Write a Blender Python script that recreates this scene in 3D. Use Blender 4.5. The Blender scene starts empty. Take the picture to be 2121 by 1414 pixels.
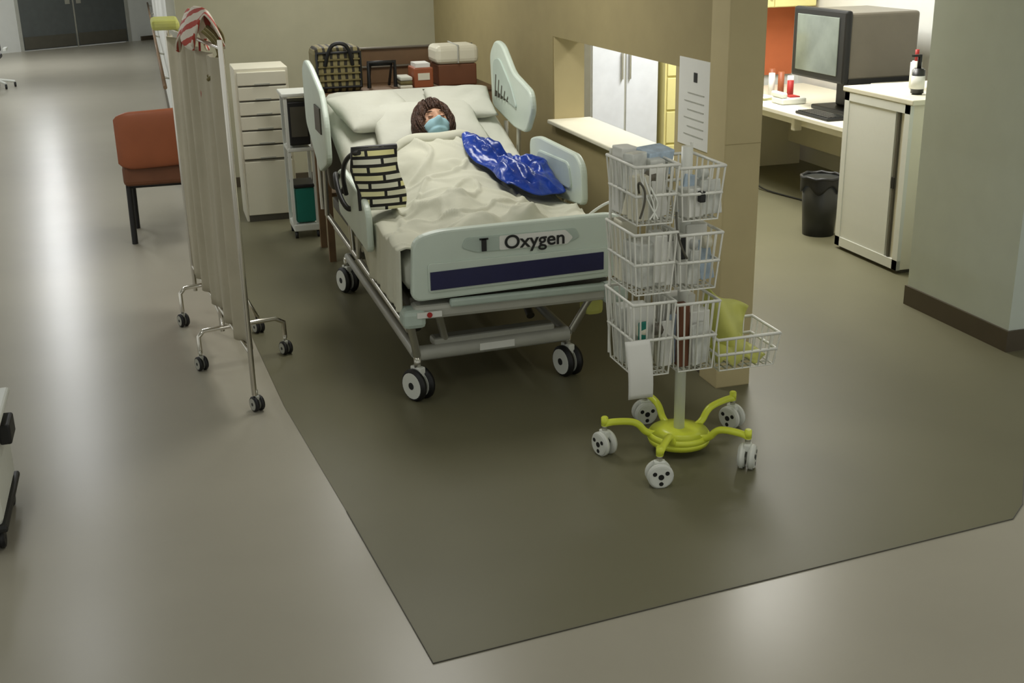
import bpy, bmesh, math, random
from mathutils import Vector, Matrix, noise
random.seed(4)
C=bpy.context.collection
sc=bpy.context.scene
try:
    sc.view_settings.view_transform='Standard'
except Exception: pass
# ---------------- materials ----------------
def lin(c):
    return tuple(((v/255)/12.92 if v/255<=0.04045 else ((v/255+0.055)/1.055)**2.4) for v in c)+(1,)
MC={}
def mat(name,col,rough=.6,metal=0,var=.08,scale=6,spec=.5,alpha=1,trans=0,bump=0,coat=0,bs=3,bd=.02):
    if name in MC: return MC[name]
    m=bpy.data.materials.new(name);m.use_nodes=True;nt=m.node_tree
    b=nt.nodes['Principled BSDF'];c=lin(col)
    tc=nt.nodes.new('ShaderNodeTexCoord');n=nt.nodes.new('ShaderNodeTexNoise');n.inputs['Scale'].default_value=scale;n.inputs['Detail'].default_value=4
    r=nt.nodes.new('ShaderNodeValToRGB')
    r.color_ramp.elements[0].position=.3;r.color_ramp.elements[1].position=.7
    r.color_ramp.elements[0].color=tuple(v*(1-var) for v in c[:3])+(1,)
    r.color_ramp.elements[1].color=tuple(min(1,v*(1+var)) for v in c[:3])+(1,)
    nt.links.new(tc.outputs['Object'],n.inputs['Vector']);nt.links.new(n.outputs['Fac'],r.inputs[0]);nt.links.new(r.outputs[0],b.inputs['Base Color'])
    b.inputs['Roughness'].default_value=rough;b.inputs['Metallic'].default_value=metal
    b.inputs['Specular IOR Level'].default_value=spec
    b.inputs['Alpha'].default_value=alpha
    b.inputs['Transmission Weight'].default_value=trans
    b.inputs['Coat Weight'].default_value=coat
    if bump:
        bp=nt.nodes.new('ShaderNodeBump');bp.inputs['Strength'].default_value=bump;bp.inputs['Distance'].default_value=bd
        n2=nt.nodes.new('ShaderNodeTexNoise');n2.inputs['Scale'].default_value=scale*bs;nt.links.new(tc.outputs['Object'],n2.inputs['Vector'])
        nt.links.new(n2.outputs['Fac'],bp.inputs['Height']);nt.links.new(bp.outputs[0],b.inputs['Normal'])
    MC[name]=m;return m
def stripes(name,c1,c2,scale=10,axis='Z',rough=.7,dist=0,c3=None):
    m=bpy.data.materials.new(name);m.use_nodes=True;nt=m.node_tree;b=nt.nodes['Principled BSDF']
    tc=nt.nodes.new('ShaderNodeTexCoord');w=nt.nodes.new('ShaderNodeTexWave');w.bands_direction=axis;w.inputs['Scale'].default_value=scale;w.inputs['Distortion'].default_value=dist;w.inputs['Detail Scale'].default_value=3
    r=nt.nodes.new('ShaderNodeValToRGB');r.color_ramp.interpolation='CONSTANT'
    r.color_ramp.elements[0].color=lin(c1);r.color_ramp.elements[1].position=.35;r.color_ramp.elements[1].color=lin(c2)
    if c3:
        e=r.color_ramp.elements.new(.75);e.color=lin(c3)
    nt.links.new(tc.outputs['Object'],w.inputs['Vector']);nt.links.new(w.outputs['Fac'],r.inputs[0]);nt.links.new(r.outputs[0],b.inputs['Base Color'])
    b.inputs['Roughness'].default_value=rough
    return m
def bars(name,c1,c2,cm,bw,rh,mortar,rough=.8):
    m=bpy.data.materials.new(name);m.use_nodes=True;nt=m.node_tree;b=nt.nodes['Principled BSDF']
    tc=nt.nodes.new('ShaderNodeTexCoord');s=nt.nodes.new('ShaderNodeSeparateXYZ');cb_=nt.nodes.new('ShaderNodeCombineXYZ')
    nt.links.new(tc.outputs['Object'],s.inputs[0]);nt.links.new(s.outputs['X'],cb_.inputs['X']);nt.links.new(s.outputs['Z'],cb_.inputs['Y'])
    k=nt.nodes.new('ShaderNodeTexBrick');k.inputs['Scale'].default_value=1;k.inputs['Brick Width'].default_value=bw;k.inputs['Row Height'].default_value=rh;k.inputs['Mortar Size'].default_value=mortar
    k.inputs['Color1'].default_value=lin(c1);k.inputs['Color2'].default_value=lin(c2);k.inputs['Mortar'].default_value=lin(cm);k.inputs['Mortar Smooth'].default_value=0
    nt.links.new(cb_.outputs[0],k.inputs['Vector']);nt.links.new(k.outputs['Color'],b.inputs['Base Color']);b.inputs['Roughness'].default_value=rough
    return m
M_floor=mat('vinyl_light',(164,159,144),.29,var=.04,scale=1.5,spec=.27)
M_dark=mat('vinyl_dark',(112,109,86),.45,var=.05,scale=1.2,spec=.28)
M_wallback=mat('paint_back',(180,177,152),.8,var=.03)
M_wallbeige=mat('paint_beige',(154,141,100),.75,var=.04)
M_pillar=mat('paint_pillar',(188,174,132),.7,var=.03)
M_white=mat('paint_white',(215,216,210),.7,var=.02)
M_partition=mat('paint_pale_green',(200,208,198),.7,var=.02)
M_orangewall=mat('paint_orange',(182,98,56),.7,var=.04)
M_skirt=mat('skirting_brown',(80,71,56),.5)
M_door=mat('door_dark_grey',(84,88,86),.5)
M_cream=mat('laminate_cream',(226,222,202),.45,var=.02)
M_wplast=mat('plastic_white',(222,224,216),.4,var=.02)
M_mint=mat('plastic_pale_mint',(204,216,204),.38,var=.03)
M_mintd=mat('plastic_mint_dark',(178,192,182),.45)
M_navy=mat('navy_stripe',(28,28,72),.4)
M_black=mat('rubber_black',(24,24,24),.5)
M_steel=mat('steel',(195,193,182),.28,metal=.85,var=.05)
M_chrome=mat('chrome',(215,210,200),.18,metal=1,var=.03)
M_grey=mat('bed_frame_grey',(172,172,162),.4,var=.05)
M_greyd=mat('bed_frame_dark',(80,77,66),.5)
M_sheet=mat('cotton_sheet',(206,207,194),.9,var=.03,scale=4,bump=.25)
M_blanket=mat('cotton_blanket',(208,208,190),.95,var=.04,scale=3,bump=.35)
M_blue=mat('blue_plastic',(10,56,156),.3,var=.3,scale=9,coat=.25,bump=.5,bs=2)
M_skin=mat('skin',(200,156,128),.6,var=.04,scale=20)
M_hair=mat('hair_brown',(70,44,28),.6,var=.4,scale=40,bump=1,bs=2,bd=.01)
M_mask=mat('mask_blue',(160,200,212),.8)
M_wood=mat('wood_brown',(120,94,66),.5,var=.15,scale=5)
M_orange=mat('vinyl_orange',(152,84,50),.5,var=.06)
M_brown=mat('vinyl_brown',(112,68,42),.55)
M_curtain=mat('screen_fabric',(180,172,150),.85,var=.05,scale=5,bump=.2)
M_lime=mat('lime_plastic',(222,232,70),.35,var=.05)
M_wire=mat('white_wire',(230,230,222),.35,var=.02)
M_ybag=mat('yellow_bag',(216,218,120),.4,alpha=.8,var=.08)
M_teal=mat('teal',(20,120,105),.5)
M_paper=mat('paper',(228,228,222),.85,var=.02)
M_greypl=mat('taupe_plastic',(116,110,98),.35,var=.04,metal=.25)
M_glass=mat('screen_glass',(120,128,118),.12,var=.25,scale=3)
M_liner=mat('bin_dark',(42,44,42),.35)
M_olive=mat('olive_fabric',(112,102,62),.8,var=.2,scale=10)
M_bluelt=mat('glove_blue',(180,198,215),.6,var=.2,scale=20)
M_pack=mat('translucent_pack',(212,214,208),.35,var=.25,scale=14)
M_red=mat('red',(170,40,35),.6)
M_caution=bars('barred_cloth',(232,226,160),(222,222,205),(26,24,20),.17,.043,.0085)
M_rw=stripes('red_white_cloth',(180,66,50),(225,215,200),scale=6,axis='DIAGONAL',dist=1)
M_rib=stripes('olive_ribbed',(45,40,28),(134,124,82),scale=6,axis='X',dist=1)
M_bluecab=mat('cabinet_blue_white',(222,226,234),.5,var=.05)
M_ycab=mat('cabinet_cream_yellow',(228,218,150),.5,var=.03)
# ---------------- helpers ----------------
def root(name,loc=(0,0,0)):
    e=bpy.data.objects.new(name,None);e.empty_display_size=.1;e.location=loc;C.objects.link(e);return e
def link(ob,parent):
    C.objects.link(ob)
    if parent is not None:
        ob.parent=parent
        ob.matrix_parent_inverse=Matrix.Translation(-Vector(parent.location))
    return ob
def meshob(name,bm,m,parent=None,smooth=False):
    me=bpy.data.meshes.new(name);bm.to_mesh(me);bm.free()
    if smooth:
        for p in me.polygons:p.use_smooth=True
    if m is not None:
        for q in (m if isinstance(m,(list,tuple)) else [m]): me.materials.append(q)
    return link(bpy.data.objects.new(name,me),parent)
def box(name,x0,x1,y0,y1,z0,z1,m,parent=None,bev=0,rz=0,seg=2,rx=0,ry=0):
    bm=bmesh.new();bmesh.ops.create_cube(bm,size=1)
    bmesh.ops.scale(bm,vec=(abs(x1-x0),abs(y1-y0),abs(z1-z0)),verts=bm.verts)
    if bev: bmesh.ops.bevel(bm,geom=bm.edges[:],offset=bev,segments=seg,affect='EDGES',profile=.5)
    ob=meshob(name,bm,m,None if parent is None else parent,smooth=False)
    ob.location=((x0+x1)/2,(y0+y1)/2,(z0+z1)/2);ob.rotation_euler=(rx,ry,rz)
    return ob
def _sm(ob):
    for p in ob.data.polygons: p.use_smooth=len(p.vertices)==4
    return ob
def cyl(name,p0,p1,r,m,parent=None,r2=None,seg=24,bev=0):
    p0=Vector(p0);p1=Vector(p1);d=p1-p0
    bm=bmesh.new();bmesh.ops.create_cone(bm,cap_ends=True,segments=seg,radius1=r,radius2=r if r2 is None else r2,depth=d.length)
    if bev: 
        es=[e for e in bm.edges if abs(e.verts[0].co.z-e.verts[1].co.z)<1e-6]
        bmesh.ops.bevel(bm,geom=es,offset=bev,segments=2,affect='EDGES')
    bmesh.ops.transform(bm,matrix=Matrix.Translation((p0+p1)/2)@d.to_track_quat('Z','Y').to_matrix().to_4x4(),verts=bm.verts)
    return _sm(meshob(name,bm,m,parent))
def wires(name,paths,r,m,parent=None,cyclic=False,smooth=False,res=3):
    cu=bpy.data.curves.new(name,'CURVE');cu.dimensions='3D';cu.bevel_depth=r;cu.bevel_resolution=res;cu.use_fill_caps=True
    for p in paths:
        if smooth:
            s=cu.splines.new('NURBS');s.points.add(len(p)-1)
            for i,q in enumerate(p): s.points[i].co=(*q,1)
            s.order_u=3;s.use_endpoint_u=True;s.resolution_u=8
        else:
            s=cu.splines.new('POLY');s.points.add(len(p)-1)
            for i,q in enumerate(p): s.points[i].co=(*q,1)
        s.use_cyclic_u=cyclic
    cu.materials.append(m)
    return link(bpy.data.objects.new(name,cu),parent)
def grid(name,fn,nu,nv,m,parent=None,thick=0,closed=False):
    bm=bmesh.new();V=[[bm.verts.new(fn(i/nu,j/nv)) for j in range(nv+1)] for i in range(nu+1)]
    for i in range(nu):
        for j in range(nv):
            bm.faces.new((V[i][j],V[i+1][j],V[i+1][j+1],V[i][j+1]))
    bmesh.ops.recalc_face_normals(bm,faces=bm.faces)
    ob=meshob(name,bm,m,parent,smooth=True)
    if thick:
        md=ob.modifiers.new('solid','SOLIDIFY');md.thickness=thick;md.offset=0
    return ob
def plate(name,pts,axis,a,b,m,parent=None,bev=.01):
    bm=bmesh.new()
    def P(p,t): return (t,p[0],p[1]) if axis=='x' else ((p[0],t,p[1]) if axis=='y' else (p[0],p[1],t))
    v0=[bm.verts.new(P(p,a)) for p in pts];v1=[bm.verts.new(P(p,b)) for p in pts]
    bm.faces.new(v0);bm.faces.new(v1[::-1])
    n=len(pts)
    for i in range(n): bm.faces.new((v0[i],v0[(i+1)%n],v1[(i+1)%n],v1[i]))
    bmesh.ops.recalc_face_normals(bm,faces=bm.faces)
    ob=meshob(name,bm,m,parent)
    if bev:
        md=ob.modifiers.new('bev','BEVEL');md.width=bev;md.segments=2;md.limit_method='ANGLE'
    return ob
def rounded(pts,r,n=5):
    out=[];N=len(pts)
    for i in range(N):
        p=Vector(pts[i]);a=Vector(pts[i-1]);b=Vector(pts[(i+1)%N])
        da=(a-p);db=(b-p);rr=min(r,da.length*.45,db.length*.45)
        A=p+da.normalized()*rr;B=p+db.normalized()*rr
        for k in range(n+1):
            t=k/n;out.append(tuple((1-t)**2*A+2*t*(1-t)*p+t*t*B))
    return out
def caster(name,x,y,r,parent,ang=0,top=None,w=.03,dual=True,hubm=None,tyre=None):
    top=top or r*2.3
    hubm=hubm or M_wplast;tyre=tyre or M_black
    ca,sa=math.cos(ang),math.sin(ang)
    ax=Vector((ca,sa,0));c=Vector((x,y,r))
    offs=[-w*.75,w*.75] if dual else [0]
    for i,o in enumerate(offs):
        q=c+ax*o
        cyl(name+'_tyre%d'%i,q-ax*w/2,q+ax*w/2,r,tyre,parent,bev=r*.12)
        cyl(name+'_cover%d'%i,q-ax*w*.56,q+ax*w*.56,r*.84,hubm,parent,bev=.003)
        cyl(name+'_hub%d'%i,q-ax*w*.62,q+ax*w*.62,r*.22,M_black,parent)
        if tyre is M_wplast:
            pr=Vector((-sa,ca,0))
            for k in range(3):
                a_=k*2.094+.5;c2=q+(pr*math.cos(a_)+Vector((0,0,1))*math.sin(a_))*r*.55
                cyl(name+'_dot%d_%d'%(i,k),c2-ax*w*.6,c2+ax*w*.6,r*.17,M_black,parent,seg=12)
    box(name+'_fork',x-w*.5,x+w*.5,y-r*.45,y+r*.45,r*1.5,r*2.12,hubm,parent,bev=.006,rz=ang)
    box(name+'_forkleg',x-w*.2,x+w*.2,y-r*.25,y+r*.25,r*.8,r*1.6,M_grey,parent,rz=ang)
    cyl(name+'_stem',(x,y,r*1.9),(x,y,top),r*.22,M_steel,parent)
def text(name,body,size,loc,rot,m,parent,ext=.001,sx=1):
    t=bpy.data.curves.new(name,'FONT');t.body=body;t.size=size;t.extrude=ext;t.align_x='CENTER';t.align_y='CENTER';t.offset=.0015
    t.materials.append(m);ob=bpy.data.objects.new(name,t);ob.location=loc;ob.rotation_euler=rot;ob.scale=(sx,1,1);link(ob,parent);return ob
# ---------------- room ----------------
floor=box('floor',-6,8,-2,34,-.1,0,M_floor)
bm=bmesh.new()
poly=[(.71,3.44),(1.84,3.55),(3.28,3.68),(3.41,3.78),(4.6,5.2),(6.6,5.6),(6.6,11.4),(3,11.4),(3,12),(.30,12),(.32,9.5),(.49,6.0),(.61,4.67)]
vs=[bm.verts.new((x,y,.003)) for x,y in poly];bm.faces.new(vs)
bmesh.ops.recalc_face_normals(bm,faces=bm.faces)
for f_ in bm.faces:
    if f_.normal.z<0: f_.normal_flip()
inl=meshob('floor_vinyl_inlay',bm,M_dark);inl.parent=floor;inl.matrix_parent_inverse=Matrix.Translation(-Vector(floor.location))
seam=wires('floor_inlay_seam',[[(x,y,.003) for x,y in poly[-1:]+poly[:5]]],.0022,M_greyd)
seam.parent=floor;seam.matrix_parent_inverse=Matrix.Translation(-Vector(floor.location))
box('ceiling',-6,8,-2,34,2.95,3.05,M_white)
box('wall_back',.30,3.04,12,12.15,0,2.95,M_wallback)
box('wall_corridor',.22,.36,12.15,30.9,0,2.95,M_white)
box('baseboard_corridor',.2,.22,12.15,30.9,0,.12,M_skirt)
box('baseboard_back',.36,2.78,11.98,12,0,.1,M_skirt)
wr=root('wall_right',(2.92,8,0))
OY0,OY1,OZ0,OZ1=6.15,8.28,1.07,1.66
X0,X1=2.8,3.04
box('lower',X0,X1,6.15,12,0,OZ0-.03,M_wallbeige,wr)
box('header',X0,X1,6.15,12,OZ1,2.95,M_wallbeige,wr)
box('header_near',X0,2.965,5.66,6.15,OZ1,2.95,M_wallbeige,wr)
box('far_pier',X0,X1,OY1,12,OZ0-.03,OZ1,M_wallbeige,wr)
box('near_pier',X0,2.965,5.66,6.15,0,OZ1,M_pillar,wr)
box('end_post',2.765,2.97,5.45,5.66,0,2.95,M_pillar,wr,bev=.008)
box('jamb_lining',X0+.005,X1-.005,OY1-.012,OY1-.001,OZ0,OZ1,M_pillar,wr)
box('sill',X0-.05,X1+.05,OY0+.002,OY1,OZ0-.03,OZ0,M_cream,wr,bev=.008)
box('baseboard_right',X0-.015,X0,5.67,12,0,.1,M_skirt)
box('post_joint',2.7645,2.97,5.4485,5.4515,1.333,1.336,M_wallbeige,wr)
nt_=root('wall_notice',(2.79,5.93,1.4))
box('sheet',2.793,2.799,5.70,6.09,1.25,1.72,M_paper,nt_)
for k in range(6):
    box('line%d'%k,2.790,2.793,5.77,6.01-.04*(k%2),1.31+k*.045,1.315+k*.045,M_grey,nt_)
box('pictogram',2.790,2.793,5.86,5.90,1.60,1.65,M_black,nt_)
box('wall_partition',4.62,6.6,5.42,6.41,0,2.95,M_partition)
box('baseboard_partition',4.605,6.6,5.405,6.42,0,.13,M_skirt)
box('wall_office_back',3.04,6.7,11.3,11.45,0,2.95,M_white)
box('trim_orange_panel',5.35,6.45,11.27,11.3,.9,1.7,M_orangewall)
box('wall_office_right',6.55,6.7,6.41,11.3,0,2.95,M_white)
ce=root('wall_corridor_end',(-1.5,30,0))
A=Vector((-2.66,29.1,0));B=Vector((-.40,30.6,0));dv=(B-A).normalized();ang=math.atan2(dv.y,dv.x);L=(B-A).length
def cbox(name,s0,s1,z0,z1,th,off,m,par):
    mid=A+dv*((s0+s1)/2)+Vector((dv.y,-dv.x,0))*off
    return box(name,mid.x-(s1-s0)/2,mid.x+(s1-s0)/2,mid.y-th/2,mid.y+th/2,z0,z1,m,par,rz=ang)
cbox('side_left',-2.2,-.06,0,2.95,.12,0,M_white,ce);cbox('side_right',L+.06,L+1.2,0,2.95,.12,0,M_white,ce);cbox('over',-.06,L+.06,2.1,2.95,.12,0,M_white,ce)
d1=root('door_1',tuple(A+dv*L*.5))
cbox('leaf_1',.02,L/2-.01,0.01,2.1,.05,.02,M_door,d1);cbox('leaf_2',L/2+.02,L-.02,0.01,2.1,.05,.02,M_door,d1)
cbox('kick_1',.05,L/2-.04,.03,.3,.01,.05,M_greyd,d1);cbox('kick_2',L/2+.05,L-.05,.03,.3,.01,.05,M_greyd,d1)
cbox('stile',L/2-.012,L/2+.022,0,2.1,.03,.04,M_steel,d1)
cbox('push_plate_1',L/2-.2,L/2-.08,.95,1.25,.012,.06,M_steel,d1);cbox('push_plate_2',L/2+.08,L/2+.2,.95,1.25,.012,.06,M_steel,d1)
cbox('jamb_l',-.06,.02,0,2.15,.14,.0,M_grey,d1);cbox('jamb_r',L-.02,L+.06,0,2.15,.14,.0,M_grey,d1)
cbox('rail',L+.3,L+.75,0,.1,.05,.1,M_skirt,ce)
hr=root('corridor_handrail',(.18,22,.9))
cyl('rail',(.14,13,.9),(.14,30,.9),.02,M_wood,hr)
for k in range(6): cyl('bracket%d'%k,(.14,14+3*k,.9),(.22,14+3*k,.88),.012,M_steel,hr)
# ---------------- hospital bed ----------------
bed=root('hospital_bed',(1.71,7.1,0))
BX0,BX1=1.14,2.28
for (x,y,n) in [(1.2,5.85,'fl'),(2.08,5.93,'fr'),(1.17,8.0,'bl'),(2.1,8.05,'br')]:
    caster('caster_'+n,x,y,.09,bed,ang=.5 if n=='fl' else .3,top=.25,w=.04)
wires('base_tubes',[[(1.2,5.88,.25),(2.08,5.93,.25)]],.042,M_grey,bed)
wires('base_frame',[[(1.2,5.88,.25),(1.18,8.0,.25),(2.1,8.05,.25),(2.08,5.93,.25)]],.028,M_grey,bed)
box('base_cover',1.3,2.0,5.9,6.0,.27,.32,M_grey,bed,bev=.015,rz=.05)
box('base_label',1.55,1.75,5.862,5.868,.235,.275,M_paper,bed,rz=.05)
for i,(x,y0,y1) in enumerate([(1.3,6.3,6.9),(1.98,6.3,6.9),(1.3,7.3,7.9),(1.98,7.3,7.9)]):
    wires('lift_arm%d'%i,[[(x,y0,.25),(x,y1,.56)]],.025,M_greyd,bed)
wires('side_rails',[[(1.12,5.72,.47),(1.10,8.3,.50)],[(2.28,5.72,.50),(2.28,8.3,.52)],[(1.16,5.85,.40),(1.14,8.2,.42)]],.017,M_steel,bed)
wires('foot_struts',[[(1.15,5.80,.52),(1.2,5.85,.25)],[(1.32,5.85,.5),(1.38,5.92,.27)],[(2.22,5.85,.52),(2.1,5.92,.27)]],.022,M_steel,bed)
box('deck_frame',1.16,2.26,5.78,8.4,.52,.60,M_greyd,bed,bev=.01)
box('foot_bar',1.16,2.28,5.68,5.80,.50,.575,M_grey,bed,bev=.02)
box('foot_bumper_l',1.10,1.22,5.66,5.80,.46,.56,M_mintd,bed,bev=.025)
box('foot_bumper_r',2.2,2.34,5.66,5.80,.48,.58,M_mintd,bed,bev=.025)
box('foot_plate_red',1.17,1.30,5.655,5.662,.52,.55,M_paper,bed)
cyl('foot_plate_dot',(1.235,5.65,.535),(1.235,5.657,.535),.014,M_red,bed)
box('foot_extension',1.35,2.2,5.66,5.70,.56,.60,M_mintd,bed,bev=.01)
box('yellow_bag_hook',2.16,2.27,5.85,5.98,.36,.52,M_ybag,bed,bev=.03)
fb=rounded([(1.15,.60),(2.30,.63),(2.34,.94),(2.24,.975),(1.30,.965),(1.17,.93)],.06)
plate('footboard',fb,'y',5.68,5.735,M_mint,bed,.012)
plate('footboard_moulding',rounded([(1.24,.645),(2.21,.66),(2.22,.80),(1.24,.80)],.02),'y',5.670,5.682,M_mint,bed,.004)
plate('footboard_stripe',[(1.25,.66),(2.19,.68),(2.19,.775),(1.25,.755)],'y',5.663,5.672,M_navy,bed,.0)
plate('footboard_handle_recess',rounded([(1.42,.865),(1.5,.835),(1.98,.835),(2.06,.865),(2.04,.915),(1.44,.915)],.02),'y',5.672,5.683,M_mintd,bed,.003)
plate('oxygen_label',rounded([(1.62,.838),(1.99,.838),(2.02,.870),(1.98,.912),(1.62,.912)],.01),'y',5.668,5.674,M_paper,bed,0)
text('oxygen_text','Oxygen',.10,(1.81,5.664,.873),(math.pi/2,0,0),M_black,bed,sx=1.05)
box('oxygen_bottle_icon',1.525,1.55,5.664,5.672,.84,.905,M_black,bed)
box('oxygen_bottle_icon_cap',1.515,1.56,5.664,5.672,.9,.908,M_black,bed)
def mz(y):
    if y<6.85: return .84
    return .84+(min(y,8.4)-6.85)*.325
bm=bmesh.new()
ys=[5.76,5.8,6.2,6.6,6.8,6.9,7.1,7.4,7.8,8.2,8.38,8.42]
sec=[]
for y in ys:
    t=mz(y);b=t-.2;e=.03 if y in(5.76,8.42) else 0
    ring=[(BX0+.02,b+e),(BX1-.02,b+e),(BX1,b+.03+e),(BX1,t-.05-e),(BX1-.04,t-.01-e),(BX1-.1,t-e),(BX0+.1,t-e),(BX0+.04,t-.01-e),(BX0,t-.05-e),(BX0,b+.03+e)]
    sec.append([bm.verts.new((x,y,z)) for x,z in ring])
for a_,b_ in zip(sec,sec[1:]):
    for i in range(10): bm.faces.new((a_[i],a_[(i+1)%10],b_[(i+1)%10],b_[i]))
bm.faces.new(sec[0]);bm.faces.new(sec[-1][::-1]);bmesh.ops.recalc_face_normals(bm,faces=bm.faces)
meshob('mattress',bm,M_sheet,bed,True)
plate('backrest_deck',[(6.85,.60),(8.45,1.10),(8.45,1.14),(6.85,.64)],'x',1.2,2.24,M_greyd,bed,.0)
box('footdeck',1.18,2.26,5.8,6.9,.60,.64,M_greyd,bed)
plate('headboard',rounded([(1.16,.62),(2.34,.62),(2.38,1.24),(2.28,1.31),(1.22,1.31),(1.12,1.24)],.06),'y',8.5,8.54,M_greypl,bed,.012)
def rail(name,pts,x,m=M_mint,slot=None):
    plate(name,rounded(pts,.06),'x',x-.02,x+.02,m,bed,.012)
rail('rail_head_right',[(8.12,1.22),(8.16,1.58),(8.02,1.68),(7.86,1.66),(7.62,1.50),(7.24,1.42),(7.2,1.30),(7.34,1.14),(7.6,1.14)],2.31)
rail('rail_head_right_inset',[(8.05,1.35),(8.05,1.54),(7.9,1.57),(7.62,1.40),(7.5,1.27)],2.30,M_mintd)
rail('rail_foot_right',[(7.26,.80),(7.28,1.12),(7.1,1.16),(6.4,1.16),(6.30,1.10),(6.28,.88)],2.315)
rail('rail_foot_right_inset',[(7.1,.92),(7.1,1.08),(6.5,1.10),(6.44,.94)],2.305,M_mintd)
rail('rail_head_left',[(8.56,1.12),(8.58,1.50),(8.44,1.57),(8.2,1.54),(7.75,1.42),(7.62,1.25),(7.62,.98),(8.0,.86)],1.05)
rail('rail_foot_left',[(7.35,.72),(7.35,.98),(7.2,1.03),(6.5,1.0),(6.36,.94),(6.34,.70)],1.07)
for i,(x,y,z) in enumerate([(2.31,7.7,1.15),(2.315,6.8,.85),(1.06,8.1,.98),(1.07,6.9,.75)]):
    wires('rail_arm%d'%i,[[(x,y-.15,z),(x,y-.1,.56)],[(x,y+.15,z),(x,y+.1,.56)]],.016,M_steel,bed)
wires('rail_slots',[[(2.285,8.0-k*.07,1.30),(2.285,7.97-k*.07,1.45-k*.03)] for k in range(5)],.01,M_greyd,bed)
box('rail_control_panel',1.02,1.03,7.75,8.0,1.15,1.32,M_greyd,bed,bev=.004)
wires('control_cable',[[(1.05,7.3,.95),(1.0,7.1,1.05),(1.0,6.95,.9),(1.05,6.85,.82),(1.12,6.9,.95),(1.1,7.05,1.02),(1.04,7.1,.9)]],.016,M_black,bed,smooth=True)
KB=[(5.75,.03),(5.90,.13),(6.05,.10),(6.5,.115),(6.8,.15),(7.05,.18),(7.28,.18)]
YT=7.24
def bodyb(x,y):
    dx=x-1.69
    if y>YT+.01: return 0
    A_=0
    for (a,va),(b,vb) in zip(KB,KB[1:]):
        if a<=y<=b: t=(y-a)/(b-a);t=t*t*(3-2*t);A_=va+(vb-va)*t
    if y<6.5:
        g=max(math.exp(-((dx-.12)/.12)**2),math.exp(-((dx+.12)/.12)**2))
        g2=math.exp(-(abs(dx)/.32)**4)
        w=min(1,(6.5-y)/.5);g=g*w*.6+g2*(1-w)+.4*w*g2
    else: g=math.exp(-(abs(dx)/(.28+.06*(y-6.5)))**4)
    return A_*g
def blank(u,v):
    xl,xr=1.125,2.27
    y=5.745+v*(YT-5.745)
    s=-.34+u*(1.145+.34+.16)
    def top(x,y):
        z=mz(y)+.02+bodyb(x,y)
        n=noise.noise(Vector((x*3.2,y*2.3,.3)))*.030+noise.noise(Vector((x*9+y*4,y*4,3)))*.014
        n+=.013*math.sin((y*1.2+x)*16)*math.exp(-((x-1.3)/.25)**2)
        n+=.012*math.sin((x*1.3-y*.5)*21)*math.exp(-((y-6.1)/.35)**2)
        q=abs(noise.noise(Vector((x*4.5-y*2,y*2.2+x,7.7))))
        n+=.026*max(0,1-q*7)**1.5
        q=abs(noise.noise(Vector((x*3+y*5,y*1.5-x*2,1.7))))
        n+=.014*max(0,1-q*8)
        return z+max(-.012,n)
    if s<0:
        drop=-s; lim=.33 if y<6.7 else max(.02,.33-(y-6.7)*1.2)
        drop=drop*lim/.34
        return (xl-.012-abs(.02*math.sin(y*17)+.012*math.sin(y*41))*drop*2.2,y,top(xl,y)-.012-drop)
    if s>1.145:
        return (xr+.01,y,top(xr,y)-(s-1.145))
    x=xl+s
    e=min(s,1.145-s);r=.03
    return (x,y,top(x,y)-(0 if e>r else .012*(1-e/r)**2))
grid('blanket',blank,150,150,M_blanket,bed,.010)
def fold(u,v):
    x=1.30+u*.86;a=v*math.pi*2
    y=YT+.035*math.cos(a)+.02*math.sin(u*11)
    z=mz(y)+.035+bodyb(x,min(YT,y))*.98+.028*math.sin(a)
    return (x,y,z)
grid('blanket_fold',fold,60,12,M_blanket,bed)
def pillow(name,cx,cy,w,d,h,parent,tilt,rz=0,m=M_sheet,seed=0,zoff=0):
    bm=bmesh.new();bmesh.ops.create_grid(bm,x_segments=26,y_segments=18,size=1)
    ret=bmesh.ops.duplicate(bm,geom=bm.verts[:]+bm.edges[:]+bm.faces[:])
    dup={v for v in ret['geom'] if isinstance(v,bmesh.types.BMVert)}
    for v in bm.verts:
        x,y=v.co.x,v.co.y
        e=max(0,(1-abs(x)**2.6))*max(0,(1-abs(y)**2.6));hh=e**.45
        n=noise.noise(Vector((x*2+seed,y*2,seed)))*.25
        z=hh*(1+n)*h/2
        pin=1-.06*(1-abs(y))*abs(x)
        v.co=Vector((x*w/2*pin,y*d/2*(1-.05*(1-abs(x))*abs(y)),-z if v in dup else z))
    bmesh.ops.remove_doubles(bm,verts=bm.verts,dist=.0005);bmesh.ops.recalc_face_normals(bm,faces=bm.faces)
    ob=meshob(name,bm,m,parent,True)
    ob.rotation_euler=(tilt,0,rz);ob.location=(cx,cy,mz(cy)+h*.42+zoff);return ob
T=math.atan(.325)
pillow('pillow_main',1.72,7.70,.76,.54,.15,bed,T+.1,.04,seed=2)
pillow('pillow_left',1.42,7.93,.54,.50,.15,bed,T,.25,seed=5)
pillow('pillow_right',2.03,8.02,.46,.46,.12,bed,T,-.1,seed=8)
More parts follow.
